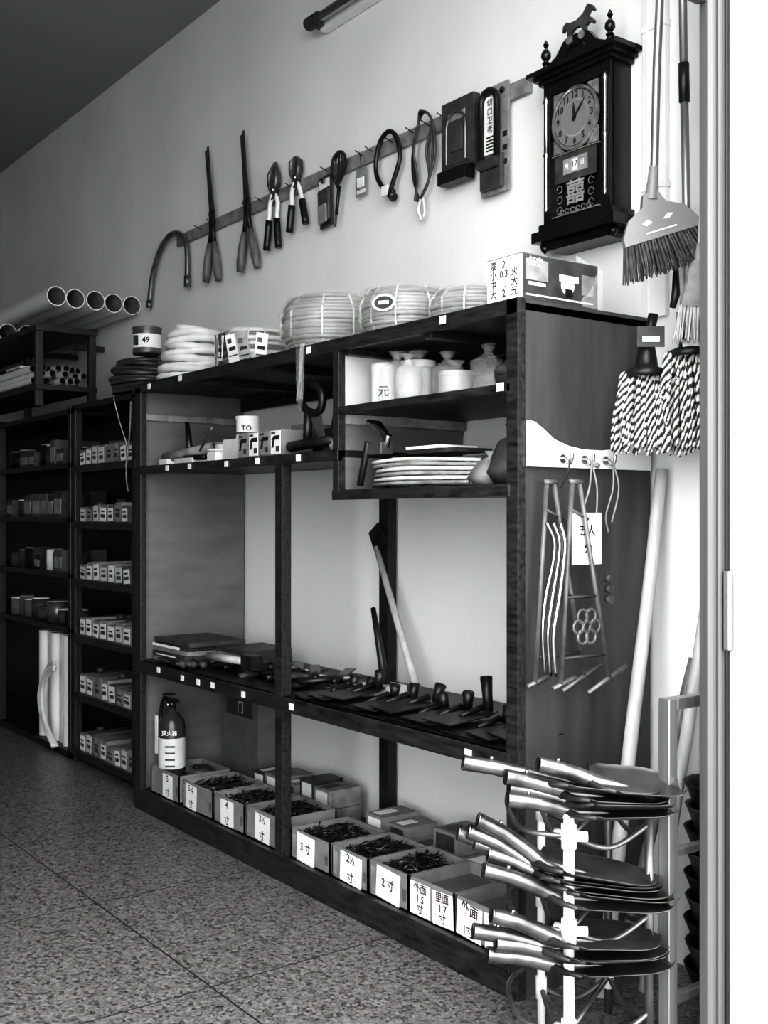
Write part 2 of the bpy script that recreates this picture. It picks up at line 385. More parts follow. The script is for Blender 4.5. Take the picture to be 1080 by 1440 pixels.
b.tube([(-.055,-.1,.042)]+[(.055*math.cos(math.radians(a)),.03+.06*math.sin(math.radians(a)),.042) for a in range(180,-1,-20)]+[(.055,-.1,.042)],.006,STEEL,8,M=M)
b.box(-.035,.035,-.06,.03,.038,.044,STEEL,M); b.box(-.1,.06,-.17,-.12,0,.05,BLK,M); b.box(-.05,.05,.06,.09,.038,.0395,GRY,M)
b.obj("padlock_package",.003)
b=B(); M=FR(-3.007,2.735,2.75)
b.box(-.074,.074,-.195,.2,0,.008,GRY,M); b.box(-.055,.055,-.18,-.06,.008,.03,STEEL,M)
b.tube([(-.042,-.07,.035),(-.042,.13,.035)]+[(.042*math.cos(math.radians(a)),.13+.045*math.sin(math.radians(a)),.035) for a in range(170,5,-15)]+[(.042,.13,.035),(.042,-.07,.035)],.0125,BLK,12,M=M)
b.tube([(-.05,-.09,.035),(.05,-.09,.035)],.02,STEEL,14,M=M)
b.box(-.03,.03,-.055,.155,.012,.03,PAPER,M)
for k,ch in enumerate("切口卫老"): b.text(ch,.03,INK,M@T(0,.13-.032*k,.031))
for k in range(5): b.box(-.02,.022,-.045+.012*k,-.039+.012*k,.0302,.031,INK,M)
b.cyl((.045,.17,.006),(.045,.17,.014),.012,CHROME,12,M=M)
for k in range(3): b.box(.045,.068,.0-.05*k,.02-.05*k,.0082,.009,INK,M)
b.obj("u_lock_package",.003)

# ---------------------------------------------------------------- clock
b=B(); cx=-2.5375
b.box(-2.685,-2.39,2.672,2.758,2.36,2.83,CLK)
for x0,x1 in ((-2.685,-2.655),(-2.42,-2.39)): b.box(x0,x1,2.66,2.676,2.36,2.83,CLK)
b.box(-2.655,-2.42,2.662,2.676,2.36,2.39,CLK); b.box(-2.655,-2.42,2.662,2.676,2.79,2.83,CLK)
b.box(-2.70,-2.375,2.65,2.758,2.335,2.36,CLK); b.box(-2.72,-2.355,2.635,2.758,2.30,2.335,CLK); b.box(-2.67,-2.40,2.66,2.758,2.27,2.30,CLK)
for x in (-2.69,-2.385): b.lathe([(0,-.035),(.012,-.025),(.018,-.01),(.012,0)],CLK,14,T(x,2.67,2.30))
b.box(-2.70,-2.375,2.65,2.758,2.83,2.845,CLK); b.box(-2.715,-2.36,2.64,2.758,2.845,2.86,CLK); b.box(-2.735,-2.34,2.625,2.758,2.86,2.875,CLK)
fin=[(.0,.115),(.004,.11),(.01,.097),(.004,.085),(.016,.07),(.017,.055),(.007,.042),(.014,.035),(.008,.025),(.02,.012),(.022,0)]
for x in (-2.68,-2.395): b.lathe(fin,CLK,16,T(x,2.665,2.872))
for s in (-1,1):
    poly=[(s*.125,0),(s*.125,.02),(s*.09,.035),(s*.055,.075),(s*.03,.085),(s*.015,.07),(s*.02,.05),(s*.035,.045),(s*.05,.02),(s*.05,0)]
    b.prism(poly,-.01,.012,CLK,FR(cx,2.67,2.875)); b.cyl((cx+s*.027,2.655,2.945),(cx+s*.027,2.685,2.945),.014,GOLD,14)
b.prism([(-.05,0),(.05,0),(.04,.035),(.0,.055),(-.04,.035)],-.008,.008,CLK,FR(cx,2.67,2.875))
b.cyl((cx,2.67,2.92),(cx,2.67,2.955),.018,CLK,14)
horse=[(0.0,.72),(.05,.85),(.12,.95),(.2,1.0),(.24,.93),(.34,.75),(.55,.62),(.75,.62),(.86,.7),(.97,.62),(1.0,.4),(.93,.5),(.86,.45),(.84,.2),(.88,0),(.78,0),(.74,.25),(.62,.38),(.42,.36),(.36,.2),(.4,0),(.3,0),(.27,.3),(.15,.38),(.06,.25),(.0,.33),(.12,.52),(.22,.6),(.14,.76),(.04,.68)]
b.prism([(.115-x*.14,y*.095) for x,y in horse][::-1],-.007,.007,GRYD,FR(cx-.04,2.67,2.945))
for x in (-2.668,-2.407):
    b.lathe([(.004,0),(.009,.01),(.006,.02),(.007,.18),(.011,.19),(.006,.2),(.007,.36),(.011,.37),(.004,.39)],CHROME,12,T(x,2.654,2.40))
M=FR(-2.5375,2.66,2.682)
b.lathe([(.104,0),(.104,.008),(.096,.012),(.094,.004)],GOLD,48,M); b.cyl((0,0,0),(0,0,.005),.095,DIAL,48,M=M)
b.lathe([(.056,.0056),(.061,.0062),(.056,.0066)],GRY,40,M); b.lathe([(.09,.0056),(.092,.0062),(.09,.0066)],INK,48,M)
for h in range(1,13):
    a=math.radians(90-30*h); b.text(str(h),.031,INK,M@T(.075*math.cos(a),.075*math.sin(a),.0068))
for ang,L,w in ((92,.05,.005),(48,.075,.0035)):
    b.prism([(-.012,-w*.6),(L*.5,-w),(L,0),(L*.5,w),(-.012,w*.6)],.009,.011,INK,M@RZ(ang))
b.cyl((0,0,.005),(0,0,.013),.006,INK,12,M=M)
b.box(-.09,.09,-.20,-.11,-.002,.004,GRYD,M)
b.box(-.05,.055,-.178,-.128,.004,.008,GRY,M); b.box(-.01,.014,-.172,-.134,.008,.009,PAPER,M); b.text("17",.026,INK,M@T(.002,-.153,.0095)); b.text("日",.02,PAPER,M@T(.036,-.153,.0085)); b.text("月",.02,PAPER,M@T(-.034,-.153,.0085))
b.text("囍",.085,GRY,M@T(.0,-.245,.004))
for s in (-1,1):
    for k in range(3):
        b.tube([(s*(.07+.012*math.cos(a)),-.29+.035*k+.012*math.sin(a),.004) for a in [i*.7 for i in range(9)]],.0018,GOLD,5,M=M)
for k in range(6): b.tube([(-.06+.024*k+.009*math.cos(a),-.297+.007*math.sin(a),.004) for a in [i*.7 for i in range(9)]],.002,GOLD,5,M=M)
b.box(-.105,.105,-.31,-.306,-.004,.006,GOLD,M); b.box(-.105,.105,-.108,-.104,-.004,.006,GOLD,M)
for s in (-1,1): 
    b.prism([(s*.05,.1),(s*.098,.1),(s*.098,.05)],-.004,.003,GOLD,M); b.prism([(s*.05,-.1),(s*.098,-.1),(s*.098,-.05)],-.004,.003,GOLD,M)
b.obj("pendulum_wall_clock",.0015)
b=B(); b.box(-2.325,-2.235,2.735,2.758,2.0,4.07,WHT); b.box(-2.31,-2.295,2.731,2.736,2.0,4.07,WHT)
for z in (2.4,2.9,3.4): b.box(-2.33,-2.23,2.732,2.758,z,z+.02,WHT)
b.obj("cable_trunking",.003)

# ---------------------------------------------------------------- on top of shelf
ZT=2.002
def coilobj(name,cx,cy,z0,R,r,rows,layers,m,jit=.004,wrap=False,bands=True,bulge=.03,m2=None,tilt=0):
    b=B(); mid=(rows-1)/2
    for k in range(rows):
        e=abs(k-mid)/max(mid,1)
        for l in range(layers):
            b.tube(ring(cx+rnd(-.006,.006),cy+rnd(-.005,.005),z0+r+1.7*r*k,R-r-l*1.9*r-bulge*e**3+rnd(-.005,.003),44,jit),r,(m2 if (m2 and (k%3==1)) else m),8,closed=True)
    H=z0+1.7*r*rows
    if bands:
        for a in (-2.6,-2.0,-1.45,-.8,-.2,.5):
            a+=rnd(-.1,.1); c,s=math.cos(a),math.sin(a); Ri=R-layers*2*r-.004; Ro=R+.003
            b.tube([(cx+c*Ri,cy+s*Ri,z0+.001),(cx+c*(Ro-bulge),cy+s*(Ro-bulge),z0+.002),(cx+c*Ro,cy+s*Ro,z0+(H-z0)*.3),(cx+c*Ro,cy+s*Ro,z0+(H-z0)*.7),(cx+c*(Ro-bulge),cy+s*(Ro-bulge),H+.001),(cx+c*Ri,cy+s*Ri,H+.003)],.0035,BAGM if a<-1 else CREAM,6,closed=True)
    if wrap:
        n=48;vs=[];fs=[]
        prof=[(R*.3,0.002),(R-bulge*.5,0.001),(R+.006,.03),(R+.009,(H-z0)*.4),(R+.008,(H-z0)*.75),(R-bulge*.6,H-z0+.006),(R*.5,H-z0+.008)]
        for i,(rr,zz) in enumerate(prof):
            for k in range(n):
                a=2*math.pi*k/n; j=1+rnd(-.02,.035)*(1 if i>1 else 0); vs.append((cx+rr*j*math.cos(a),cy+rr*j*math.sin(a),z0+zz))
        for i in range(len(prof)-1):
            for k in range(n): l=(k+1)%n; fs.append((i*n+k,i*n+l,(i+1)*n+l,(i+1)*n+k))
        b.add(vs,fs,WRAP,True)
    return b.obj(name)
coilobj("wire_coil",-5.50,2.52,2.002,.215,.013,9,2,HOSED,.014,bands=False)
b=B(); b.lathe([(0,0),(.072,0),(.075,.01),(.073,.015),(.073,.125),(.076,.13),(.076,.138),(.068,.138),(.066,.13),(0,.13)],STEEL,28,T(-5.33,2.42,2.212))
V=VW(-5.33,2.42,2.212)
b.lathe([(.0738,.03),(.0738,.10)],PAPER,28,T(-5.33,2.42,2.212)); b.text("49",.04,INK,V@T(.01,.065,.0745)); b.box(-.055,-.03,.04,.09,.062,.07,INK,V); b.obj("paint_can")
b=B()
for k in range(9):
    Rk=.155-.0065*k-(.012 if k==8 else 0)
    for l in range(2):
        n=40; ph=rnd(0,6); pts=[]
        for i in range(n):
            a=2*math.pi*i/n; rr=Rk-.036*l+.008*math.sin(3*a+ph); pts.append((-4.745+rr*math.cos(a)+.004*k,2.385+rr*math.sin(a),ZT+.02+.028*k+.012*math.sin(a+ph)*(1 if k else 0)))
        b.tube(pts,[.0185+.0015*math.sin(i*2.1) for i in range(n)],CREAM,10,closed=True)
b.obj("white_rope_coil")
coilobj("hose_coil",-4.17,2.40,ZT,.16,.011,9,2,CREAM,.004,True,bulge=.02,m2=GRYD)
b=B()
for k in range(9):
    a0=-2.85+k*.30
    M=T(-4.17,2.40,ZT)@RZ(math.degrees(a0))@T(.172,0,0)@RX(rnd(-12,12))
    b.box(0,.002,-.025,.025,.02+.012*(k%3),.14+.01*(k%2),(PAPER,GRYD,CREAM,GRY)[k%4],M); b.box(.002,.003,-.016,.016,.07,.085,INK,M); b.box(.002,.003,-.018,.002,.10,.12,GRYD,M); b.box(.002,.003,-.02,.02,.045,.05,INK,M)
b.obj("coil_bag_label")
coilobj("hose_coil",-3.60,2.41,ZT,.195,.0085,15,2,HOSE,.004,True,bulge=.04)
coilobj("hose_coil",-3.14,2.42,ZT,.165,.008,13,2,HOSE,.004,True,bulge=.035)
b=B(); M=T(-3.14,2.42,ZT)@RZ(-62)@T(.182,0,.11); b.add([(0,.045*math.cos(a),.03*math.sin(a)) for a in [k*.3927 for k in range(16)]],[tuple(range(16))],PAPER,M=M); b.add([(.001,.036*math.cos(a),.022*math.sin(a)) for a in [k*.3927 for k in range(16)]],[tuple(range(16))],GRYD,M=M); b.box(.001,.003,-.02,.02,-.006,.006,PAPER,M); b.obj("hose_sticker")
coilobj("hose_coil",-2.80,2.44,ZT,.145,.008,9,2,HOSE,.004,True,bulge=.03)
b=B()
for k in range(6):
    x=-3.43+rnd(-.02,.02); b.tube(smooth([(x,2.165,2.01),(x+.005,2.155,1.95),(x+rnd(-.02,.02),2.152,1.88),(x+rnd(-.02,.02),2.155,1.80)]),.002,WRAP,5)
b.add([(-3.46,2.2,2.01),(-3.39,2.2,2.01),(-3.455,2.155,1.99),(-3.395,2.155,1.99),(-3.445,2.15,1.86),(-3.40,2.155,1.84),(-3.43,2.15,1.78),(-3.41,2.15,1.76)],[(0,1,3,2),(2,3,5,4),(4,5,7,6)],WRAP,True); b.obj("loose_plastic_wrap")
b=B(); 
b.box(-2.455,-2.305,2.2,2.51,ZT,2.132,GRYD); b.box(-2.455,-2.305,2.2,2.51,2.132,2.134,CARD)
b.box(-2.453,-2.307,2.196,2.1995,ZT+.003,2.130,PAPER)
M=FR(-2.38,2.195,2.068)
for k,(a,c,e) in enumerate((("漆","2",""),("小","0.3","火"),("中","1.","大"),("大","2","元"))):
    b.text(a,.028,INK,M@T(-.045,.042-.028*k,0)); b.text(c,.03,INK,M@T(0,.042-.028*k,0)); 
    if e: b.text(e,.028,INK,M@T(.045,.042-.028*k,0))
M=SD(-2.3045,2.35,2.068)
b.box(-.14,-.05,-.01,.05,0,.001,GRY,M); b.text("红夹",.03,PAPER,M@T(-.1,.042,.0015)); b.box(-.13,-.06,-.025,-.015,0,.001,CREAM,M)
b.lathe([(.0,.001),(.028,.001)],WHT,20,M@T(.03,-.01,.0)); b.box(-.005,.075,.0,.02,.0012,.002,WHT,M); b.box(.02,.05,-.045,-.02,.0012,.002,BLK,M); b.box(.09,.14,-.03,.03,0,.001,GRY,M); b.box(-.14,.14,-.055,-.05,0,.001,CREAM,M)
b.add([(-2.303,2.44,2.003),(-2.303,2.53,2.003),(-2.303,2.53,2.12),(-2.32,2.43,2.16),(-2.4,2.53,2.15)],[(0,1,2,3),(2,3,4)],BAGM)
b.obj("carton",.001)

# ---------------------------------------------------------------- upper-left bay
b=B()
zs=1.612
b.lathe([(0,0),(.05,0),(.052,.005),(.05,.01),(.05,.085),(.053,.088),(.053,.098),(.0,.098)],WHT,24,T(-4.10,2.32,1.70)); b.box(-4.17,-4.04,2.24,2.40,zs,1.70,CREAM)
b.text("TO",.03,INK,VW(-4.10,2.32,1.745)@T(0,0,.0515)); b.lathe([(.0503,.02),(.0503,.03)],GRYD,24,T(-4.10,2.32,1.70)); b.obj("paste_tub",.001)
b=B()
for k in range(4):
    x=-3.965+k*.085; b.box(x,x+.08,2.2,2.34,zs,zs+.10,CARD); b.box(x+.004,x+.076,2.197,2.199,zs+.005,zs+.095,PAPER if k%2 else GRY)
    M=FR(x+.04,2.196,zs+.05); b.prism([(-.03,.01),(.03,.01),(.034,.026),(-.01,.026)],0,.0008,INK,M); b.prism([(-.02,.01),(-.005,.01),(-.012,-.02),(-.028,-.02)],0,.0008,INK,M); b.box(-.03,.0,.032,.04,0,.0008,GRYD,M); b.box(.005,.03,-.035,-.015,0,.0008,GRYD,M)
b.obj("small_tool_boxes",.001)
b=B()
b.cyl((-4.35,2.33,zs),(-4.35,2.33,zs+.05),.06,CREAM,24); b.cyl((-4.35,2.33,zs+.05),(-4.35,2.33,zs+.06),.064,WHT,24)
b.box(-4.28,-4.2,2.22,2.30,zs,zs+.04,WHT); b.box(-4.6,-4.42,2.22,2.36,zs,zs+.025,CREAM)
b.cyl((-4.5,2.42,zs),(-4.5,2.42,zs+.09),.05,WHT,24); b.cyl((-4.5,2.42,zs+.09),(-4.5,2.42,zs+.1),.053,GRY,24); b.obj("plastic_tubs",.003)
b=B()
for k,(x,w,h,m) in enumerate(((-4.2,.14,.10,GRY),(-4.0,.12,.15,CARD),(-3.86,.16,.12,GRYD),(-3.68,.10,.17,CARDI),(-4.40,.12,.07,CARD),(-3.56,.12,.12,GRY))):
    b.box(x,x+w,2.47,2.62,zs,zs+h,m); b.box(x+.01,x+w-.01,2.467,2.469,zs+h*.3,zs+h*.8,PAPER if k%2 else GRYD)
b.obj("stock_boxes",.001)
b=B()
b.tube([(-4.78,2.26,zs+.04),(-4.62,2.30,zs+.05),(-4.45,2.33,zs+.075)],[.02,.028,.022],GRY,12); b.tube([(-4.6,2.3,zs+.05),(-4.66,2.32,zs+.15),(-4.69,2.33,zs+.2)],[.018,.014,.01],BLK,10); b.tube([(-4.5,2.3,zs+.06),(-4.42,2.3,zs+.13),(-4.38,2.3,zs+.16)],.006,STEEL,8)
b.tube([(-4.55,2.25,zs+.03),(-4.3,2.22,zs+.02)],.012,BLK,8); b.tube([(-4.7,2.42,zs+.02),(-4.45,2.42,zs+.1)],.015,WHT,8); b.box(-4.8,-4.72,2.24,2.32,zs,zs+.03,WHT); b.obj("caulking_gun")
b=B(); M=FR(-3.49,2.25,zs+.20)@RZ(-12)
b.tube(smooth([(-.09,-.01,0),(-.085,.035,0),(-.04,.06,0),(.03,.055,0),(.065,.02,0),(.06,-.03,0),(.02,-.045,0),(-.04,-.04,0),(-.09,-.01,0)]),.015,BLK,10,M=M)
b.prism([(.05,-.05),(.05,.03),(.21,-.04),(.21,-.06)],-.001,.001,STEEL,M@RZ(-40))
b.tube([(-.02,-.04,0),(.0,-.18,0)],.018,BLK,8,M=M)
b.obj("hand_saw")
b=B()
for k in range(7):
    x=-3.60+.05*k; h=rnd(.08,.2)
    b.tube([(x,2.38+rnd(0,.1),zs+.012),(max(-3.6,min(-3.28,x+rnd(-.09,.09))),2.40,zs+h)],[.012,.008],random.choice((BLK,IRON,GRYD,STEEL)),8)
b.tube([(-3.26,2.30,zs+.01),(-3.25,2.32,zs+.34)],.012,STEEL,8); b.tube([(-3.6,2.22,zs+.03),(-3.3,2.22,zs+.04)],.02,BLK,8); b.lathe([(.0,0),(.05,0),(.055,.02),(.04,.05),(0,.055)],GRYD,16,T(-3.36,2.28,zs)); b.lathe([(.0,0),(.03,0),(.035,.02),(.03,.04),(0,.045)],GRY,16,T(-3.30,2.24,zs))
b.obj("hand_tool_pile",)

# ---------------------------------------------------------------- upper-right bay
z1=1.760
def bag(b,x,y,z,R,H,n=24):
    vs=[];fs=[]; prof=[(R*.9,.002),(R*1.12,.02),(R*1.15,H*.6),(R*1.1,H),(R*.45,H*1.15),(R*.25,H*1.25),(R*.55,H*1.45)]
    H_=min(H*1.45,.185)/(H*1.45)
    for q,(rr,zz) in enumerate(prof):
        for k in range(n): a=2*math.pi*k/n; j=1+rnd(-.12,.12); vs.append((x+rr*j*math.cos(a),y+rr*j*math.sin(a),z+zz*(1 if q<3 else H_)))
    for i in range(len(prof)-1):
        for k in range(n): l=(k+1)%n; fs.append((i*n+k,i*n+l,(i+1)*n+l,(i+1)*n+k))
    b.add(vs,fs,BAGM,True)
def jar(name,x,y,R,H,txt=None,bg=False,m=WHT):
    b=B(); b.lathe([(0,0),(R,0),(R,.004),(R,H*.82),(R*1.04,H*.83),(R*1.04,H),(0,H)],m,28,T(x,y,z1))
    if txt: b.text(txt,.04,INK,VW(x,y,z1)@T(0,H*.32,R+.002))
    if bg: bag(b,x,y,z1,R,H*.95)
    b.obj(name,.001)
jar("plastic_jar",-3.11,2.30,.042,.15,"元"); jar("plastic_jar",-2.99,2.36,.058,.15,None,True,CREAM); jar("plastic_jar",-2.80,2.37,.055,.095,None,True,CREAM)
b=B()
bag(b,-3.04,2.31,z1,.055,.15); bag(b,-2.88,2.40,z1,.05,.12); bag(b,-2.72,2.44,z1,.05,.13); bag(b,-2.93,2.27,z1,.04,.11)
b.obj("plastic_bags")
b=B(); b.lathe([(0,0),(.04,.0),(.05,.03),(.04,.06),(.02,.085),(0,.09)],HOSED,9,T(-2.40,2.26,z1)@RX(6)); b.tube(smooth([(-2.45,2.25,z1+.02),(-2.42,2.22,z1+.05),(-2.37,2.23,z1+.03)]),.018,GRYD,7); b.obj("cloth_glove")
z2=1.474
b=B()
for k in range(8):
    b.tube(ring(-2.97+rnd(-.03,.03),2.45,z2+.009+.0125*k,.20-rnd(0,.03),48,.014,.19),.0075,CREAM if k%3 else HOSE,8,closed=True)
for k in range(6): 
    o=rnd(-.02,.02); b.tube(smooth([(-3.17,2.30+.01*k,z2+.01+.016*k),(-3.05+o,2.225,z2+.012+.015*k),(-2.85,2.20+.004*k,z2+.012+.016*k),(-2.62,2.27+.01*k,z2+.012+.014*k)]),.006,CREAM if k%2 else HOSE,8)
b.box(-2.95,-2.70,2.28,2.44,z2+.112,z2+.125,GRYD); b.box(-2.93,-2.75,2.26,2.42,z2+.125,z2+.135,PAPER)
b.obj("hose_coil_stack")
b=B(); b.box(-3.10,-3.01,2.215,2.265,z2+.115,z2+.155,STEEL); b.tube([(-3.12,2.24,z2+.23),(-3.06,2.24,z2+.215),(-3.0,2.24,z2+.165)],[.01,.017,.012],CHROME,8); b.tube([(-3.02,2.24,z2+.14),(-3.0,2.24,z2+.18)],.014,CHROME,8); b.tube([(-3.14,2.22,z2+.01),(-3.09,2.22,z2+.16)],.012,BLK,8); b.obj("basin_tap",.002)
b=B()
for (x,y,R,H) in ((-2.42,2.28,.08,.17),(-2.55,2.30,.06,.10)):
    n=14; prof=[(.0,0),(.8,0),(1.1,.2),(.95,.5),(.55,.75),(.15,.88),(.35,1.05),(0,1.0)]; vs=[];fs=[]
    for i,(rr,zz) in enumerate(prof):
        for k in range(n): a=2*math.pi*k/n; j=1+(rnd(-.18,.18) if i>1 else 0); vs.append((x+R*rr*j*math.cos(a),y+R*rr*j*math.sin(a),z2+H*zz))
    for i in range(len(prof)-1):
        for k in range(n): l=(k+1)%n; fs.append((i*n+k,i*n+l,(i+1)*n+l,(i+1)*n+k))
    b.add(vs,fs,HOSED if R>.07 else GRY,True)
b.obj("tied_sack")

# ---------------------------------------------------------------- lower shelf (z .70)
z3=.702
b=B()
for k in range(5):
    b.box(-4.86+rnd(0,.02),-4.5+rnd(-.02,.03),2.23+rnd(0,.02),2.52,z3+.022*k,z3+.02+.022*k,random.choice((GRY,CARD,GRYD))); 
b.box(-4.84,-4.56,2.225,2.228,z3+.07,z3+.082,PAPER); b.box(-4.80,-4.6,2.225,2.228,z3+.03,z3+.036,PAPER)
b.box(-4.46,-4.20,2.36,2.6,z3,z3+.09,GRYD); b.box(-4.45,-4.21,2.357,2.359,z3+.02,z3+.07,GRY); b.box(-4.43,-4.25,2.355,2.357,z3+.035,z3+.05,INK)
b.obj("saw_blade_boxes",.001)
b=B()
for k in range(34):
    x=-4.62+k*.034; y=rnd(2.2,2.30); a=rnd(-60,60); M=T(x,y+.14,z3+.016+.012*(k%4))@RZ(a)@RX(rnd(-4,6))
    ty=k%4; hm=random.choice((BLK,BLK,HANDD,GRYD,IRON))
    if x<-4.45: M=T(x,y+.0,z3+.02)@RZ(80)
    b.tube([(0,-.11,0),(0,-.04,0),(0,0,0)],[.014,.016,.011],hm,8,M=M)
    if ty==0: b.tube([(0,0,0),(0,.12,0)],.006,STEEL,6,M=M); b.box(-.045,.045,.11,.14,-.012,.018,IRON,M)
    elif ty==1: b.prism([(-.01,0),(.01,0),(.045,.05),(.03,.14),(0,.16),(-.03,.14),(-.045,.05)],-.001,.002,IRON,M)
    elif ty==2: b.tube([(0,0,0),(.012,.08,0),(0,.14,0)],[.012,.014,.005],STEEL,6,M=M); b.tube([(.03,-.12,0),(.02,-.04,0),(-.005,.08,0)],[.012,.013,.01],hm,8,M=M)
    else: b.box(-.02,.02,0,.15,-.002,.003,STEEL,M)
b.tube([(-4.30,2.24,z3+.07),(-4.0,2.26,z3+.075)],[.018,.015],HANDW,10); b.box(-4.02,-3.93,2.24,2.29,z3+.045,z3+.105,IRON)
b.box(-3.45,-3.3,2.4,2.55,z3,z3+.04,CREAM)
b.obj("hand_tool_pile")
b=B()
for k in range(12):
    x=-3.50+k*.099; y0=2.195+.006*(k%3); z=z3+.006+.010*(k%3)
    M=T(x,y0,z)@RZ(rnd(-20,2))@RX(4)
    w=.075+.01*(k%2)
    b.prism([(-w,0),(w,0),(w*.85,.17),(.03,.23),(-.03,.23),(-w*.85,.17)],-.002,.002,IRON,M)
    b.tube([(0,.10,.004),(0,.19,.016)],[.006,.012],IRON,8,M=M)
    N=M@T(0,.215,.0)@RX(rnd(-30,10))@RY(rnd(-15,15)); h=(.05,.04,.06,.045,.05,.055,.05,.06,.11,.05,.08,.07)[k]
    b.tube([(0,0,0),(0,0,h*.5),(0,0,h),(0,0,h+.003),(0,0,h*.9)],[.016,.017,.021,.019,.016],IRON,14,M=N)
b.obj("hoe_heads")
b=B(); b.tube([(-3.30,2.60,z3+.02),(-3.45,2.63,.93),(-3.66,2.67,1.25)],[.016,.014,.012],HANDW,10); b.prism([(-.04,0),(.04,0),(.05,-.1),(-.05,-.1)],-.002,.002,IRON,FR(-3.68,2.67,1.33)@RZ(35)); b.obj("hatchet")
b=B(); b.tube([(-3.36,2.5,z3+.02),(-3.44,2.52,.9),(-3.49,2.53,1.02)],[.02,.014,.01],IRON,8); b.obj("crowbar")

# ---------------------------------------------------------------- bottom cartons
def nail(b,x0,x1,y0,y1,z,n=130,L=.07):
    for _ in range(n):
        a=rnd(0,3.14); e=rnd(-.25,.5); l=L*rnd(.6,1)/2
        d=Vector((math.cos(a)*math.cos(e),math.sin(a)*math.cos(e),math.sin(e)))*l
        x=rnd(x0,x1); y=rnd(y0,y1)
        u=(x-(x0+x1)/2)/((x1-x0)/2); v=(y-(y0+y1)/2)/((y1-y0)/2)
        c=Vector((min(max(x,x0+abs(d.x)+.008),x1-abs(d.x)-.008),min(max(y,y0+abs(d.y)+.008),y1-abs(d.y)-.008),z+rnd(0,.018)+.02*(1-u*u)*(1-v*v)))
        b.tube([c-d,c+d],.0024,IRON if random.random()<.8 else STEEL,4)
def carton(x0,x1,y0,y1,z0,z1,labels,nails=True):
    b=B(); t=.006
    b.box(x0,x1,y0,y1,z0,z0+t,CARDI); b.box(x0,x1,y0,y0+t,z0,z1,CARD); b.box(x0,x1,y1-t,y1,z0,z1,CARD)
    b.box(x0,x0+t,y0,y1,z0,z1,CARD); b.box(x1-t,x1,y0,y1,z0,z1,CARD)
    b.box(x0+t,x1-t,y0+t,y1-t,z0+t,z1-.04,IRON if nails else CARDI)
    if nails: nail(b,x0+t,x1-t,y0+t,y1-t,z1-.035)
    for (u,w,lines) in labels:
        cx=x0+(x1-x0)*u; hw=w/2; M=FR(cx,y0-.0015,(z0+z1)/2)@RZ(rnd(-4,4))
        b.box(-hw,hw,-.055,.05,0,.001,PAPER,M)
        n=len(lines)
        for i,l in enumerate(lines): b.text(l,min(.04,.1/n),INK,M@T(0,.031-.065*i/max(1,n-1) if n>1 else 0,.0016)@RZ(rnd(-4,4)))
    b.box(x0+.01,x0+.035,y0-.001,y0,z0+.02,z1-.02,GRY); b.box(x1-.03,x1-.01,y0-.001,y0,z0+.03,z1-.05,CARDI)
    return b.obj("carton_of_nails" if nails else "carton")
zb=.092
yb0=2.2; 
carton(-4.80,-4.51,yb0,2.46,zb,.215,[(.62,.10,["5","寸"])],False)
carton(-4.47,-4.19,yb0,2.46,zb,.212,[(.3,.10,["5¼","寸"])])
carton(-4.175,-3.92,yb0,2.46,zb,.212,[(.45,.11,["4","寸"])])
carton(-3.905,-3.64,yb0,2.46,zb,.218,[(.5,.11,["3½","寸"])])
carton(-3.56,-3.30,yb0,2.46,zb,.205,[(.4,.12,["3 寸"])])
carton(-3.285,-3.065,yb0,2.46,zb,.208,[(.55,.13,["2½","寸"])])
carton(-3.055,-2.84,yb0,2.46,zb,.212,[(.5,.13,["2 寸"])])
carton(-2.83,-2.61,yb0,2.46,zb,.215,[(.25,.102,["外面","1.5","寸"]),(.76,.102,["里面","1.7","寸"])],False)
carton(-2.60,-2.345,yb0,2.46,zb,.215,[(.25,.115,["外面","1寸"]),(.75,.115,["里面","7"])],False)
b=B()
x=-4.4
while x<-2.45:
    w=rnd(.1,.15); h=rnd(.06,.085); y=2.50+rnd(0,.03); k=1 if random.random()<.35 else 2
    if not(-3.70<x+w and x<-3.6):
        for q in range(k):
            z=zb+q*h; b.box(x,x+w,y,2.68,z,z+h-.003,random.choice((GRY,CARD,GRYD))); b.box(x+.015,x+w-.015,y-.001,y,z+.012,z+h-.014,random.choice((PAPER,GRYD)))
            b.box(x+.02,x+w*.6,y+.02,2.62,z+h-.003,z+h-.002,random.choice((PAPER,GRYD)))
    x+=w+.012
b.obj("nail_boxes",.001)
b=B(); b.box(-4.86,-4.5,2.60,2.70,zb,.58,PLY); b.box(-4.8,-4.55,2.597,2.599,.42,.5,GRYD); b.text("门",.06,PAPER,FR(-4.66,2.595,.46)); b.obj("leaning_carton",.003)
# fire extinguisher
b=B(); M=T(-4.735,2.275,zb+.008)
b.lathe([(.0,0),(.055,0),(.062,.01),(.062,.30),(.055,.33),(.035,.355),(.018,.37),(.018,.385),(0,.385)],EXT,28,M)
b.lathe([(.0628,.11),(.0628,.25)],CREAM,28,M); V=M@VW(0,0,0)
for k in range(4): b.box(-.02,.025,.12+.03*k,.128+.03*k,.060,.0635,GRYD,V)
b.text("灭火器",.024,PAPER,V@T(0,.275,.0635)); 
b.cyl((0,0,.38),(0,0,.42),.018,BLK,14,M=M); b.box(-.02,.06,-.01,.01,.415,.428,BLK,M); b.box(-.02,.075,-.01,.01,.438,.448,BLK,M@RY(-8)); b.cyl((0,-.018,.40),(0,-.03,.40),.014,CHROME,14,M=M)
b.tube(smooth([(-.015,0,.40),(-.07,-.005,.42),(-.10,-.01,.34),(-.10,-.01,.20),(-.085,-.02,.08)]),.009,BLK,10,M=M); b.tube([(-.085,-.02,.10),(-.08,-.02,.02)],[.01,.016],BLK,10,M=M)
b.box(-.1,-.075,-.04,-.035,.16,.34,PAPER,M)
b.obj("fire_extinguisher")
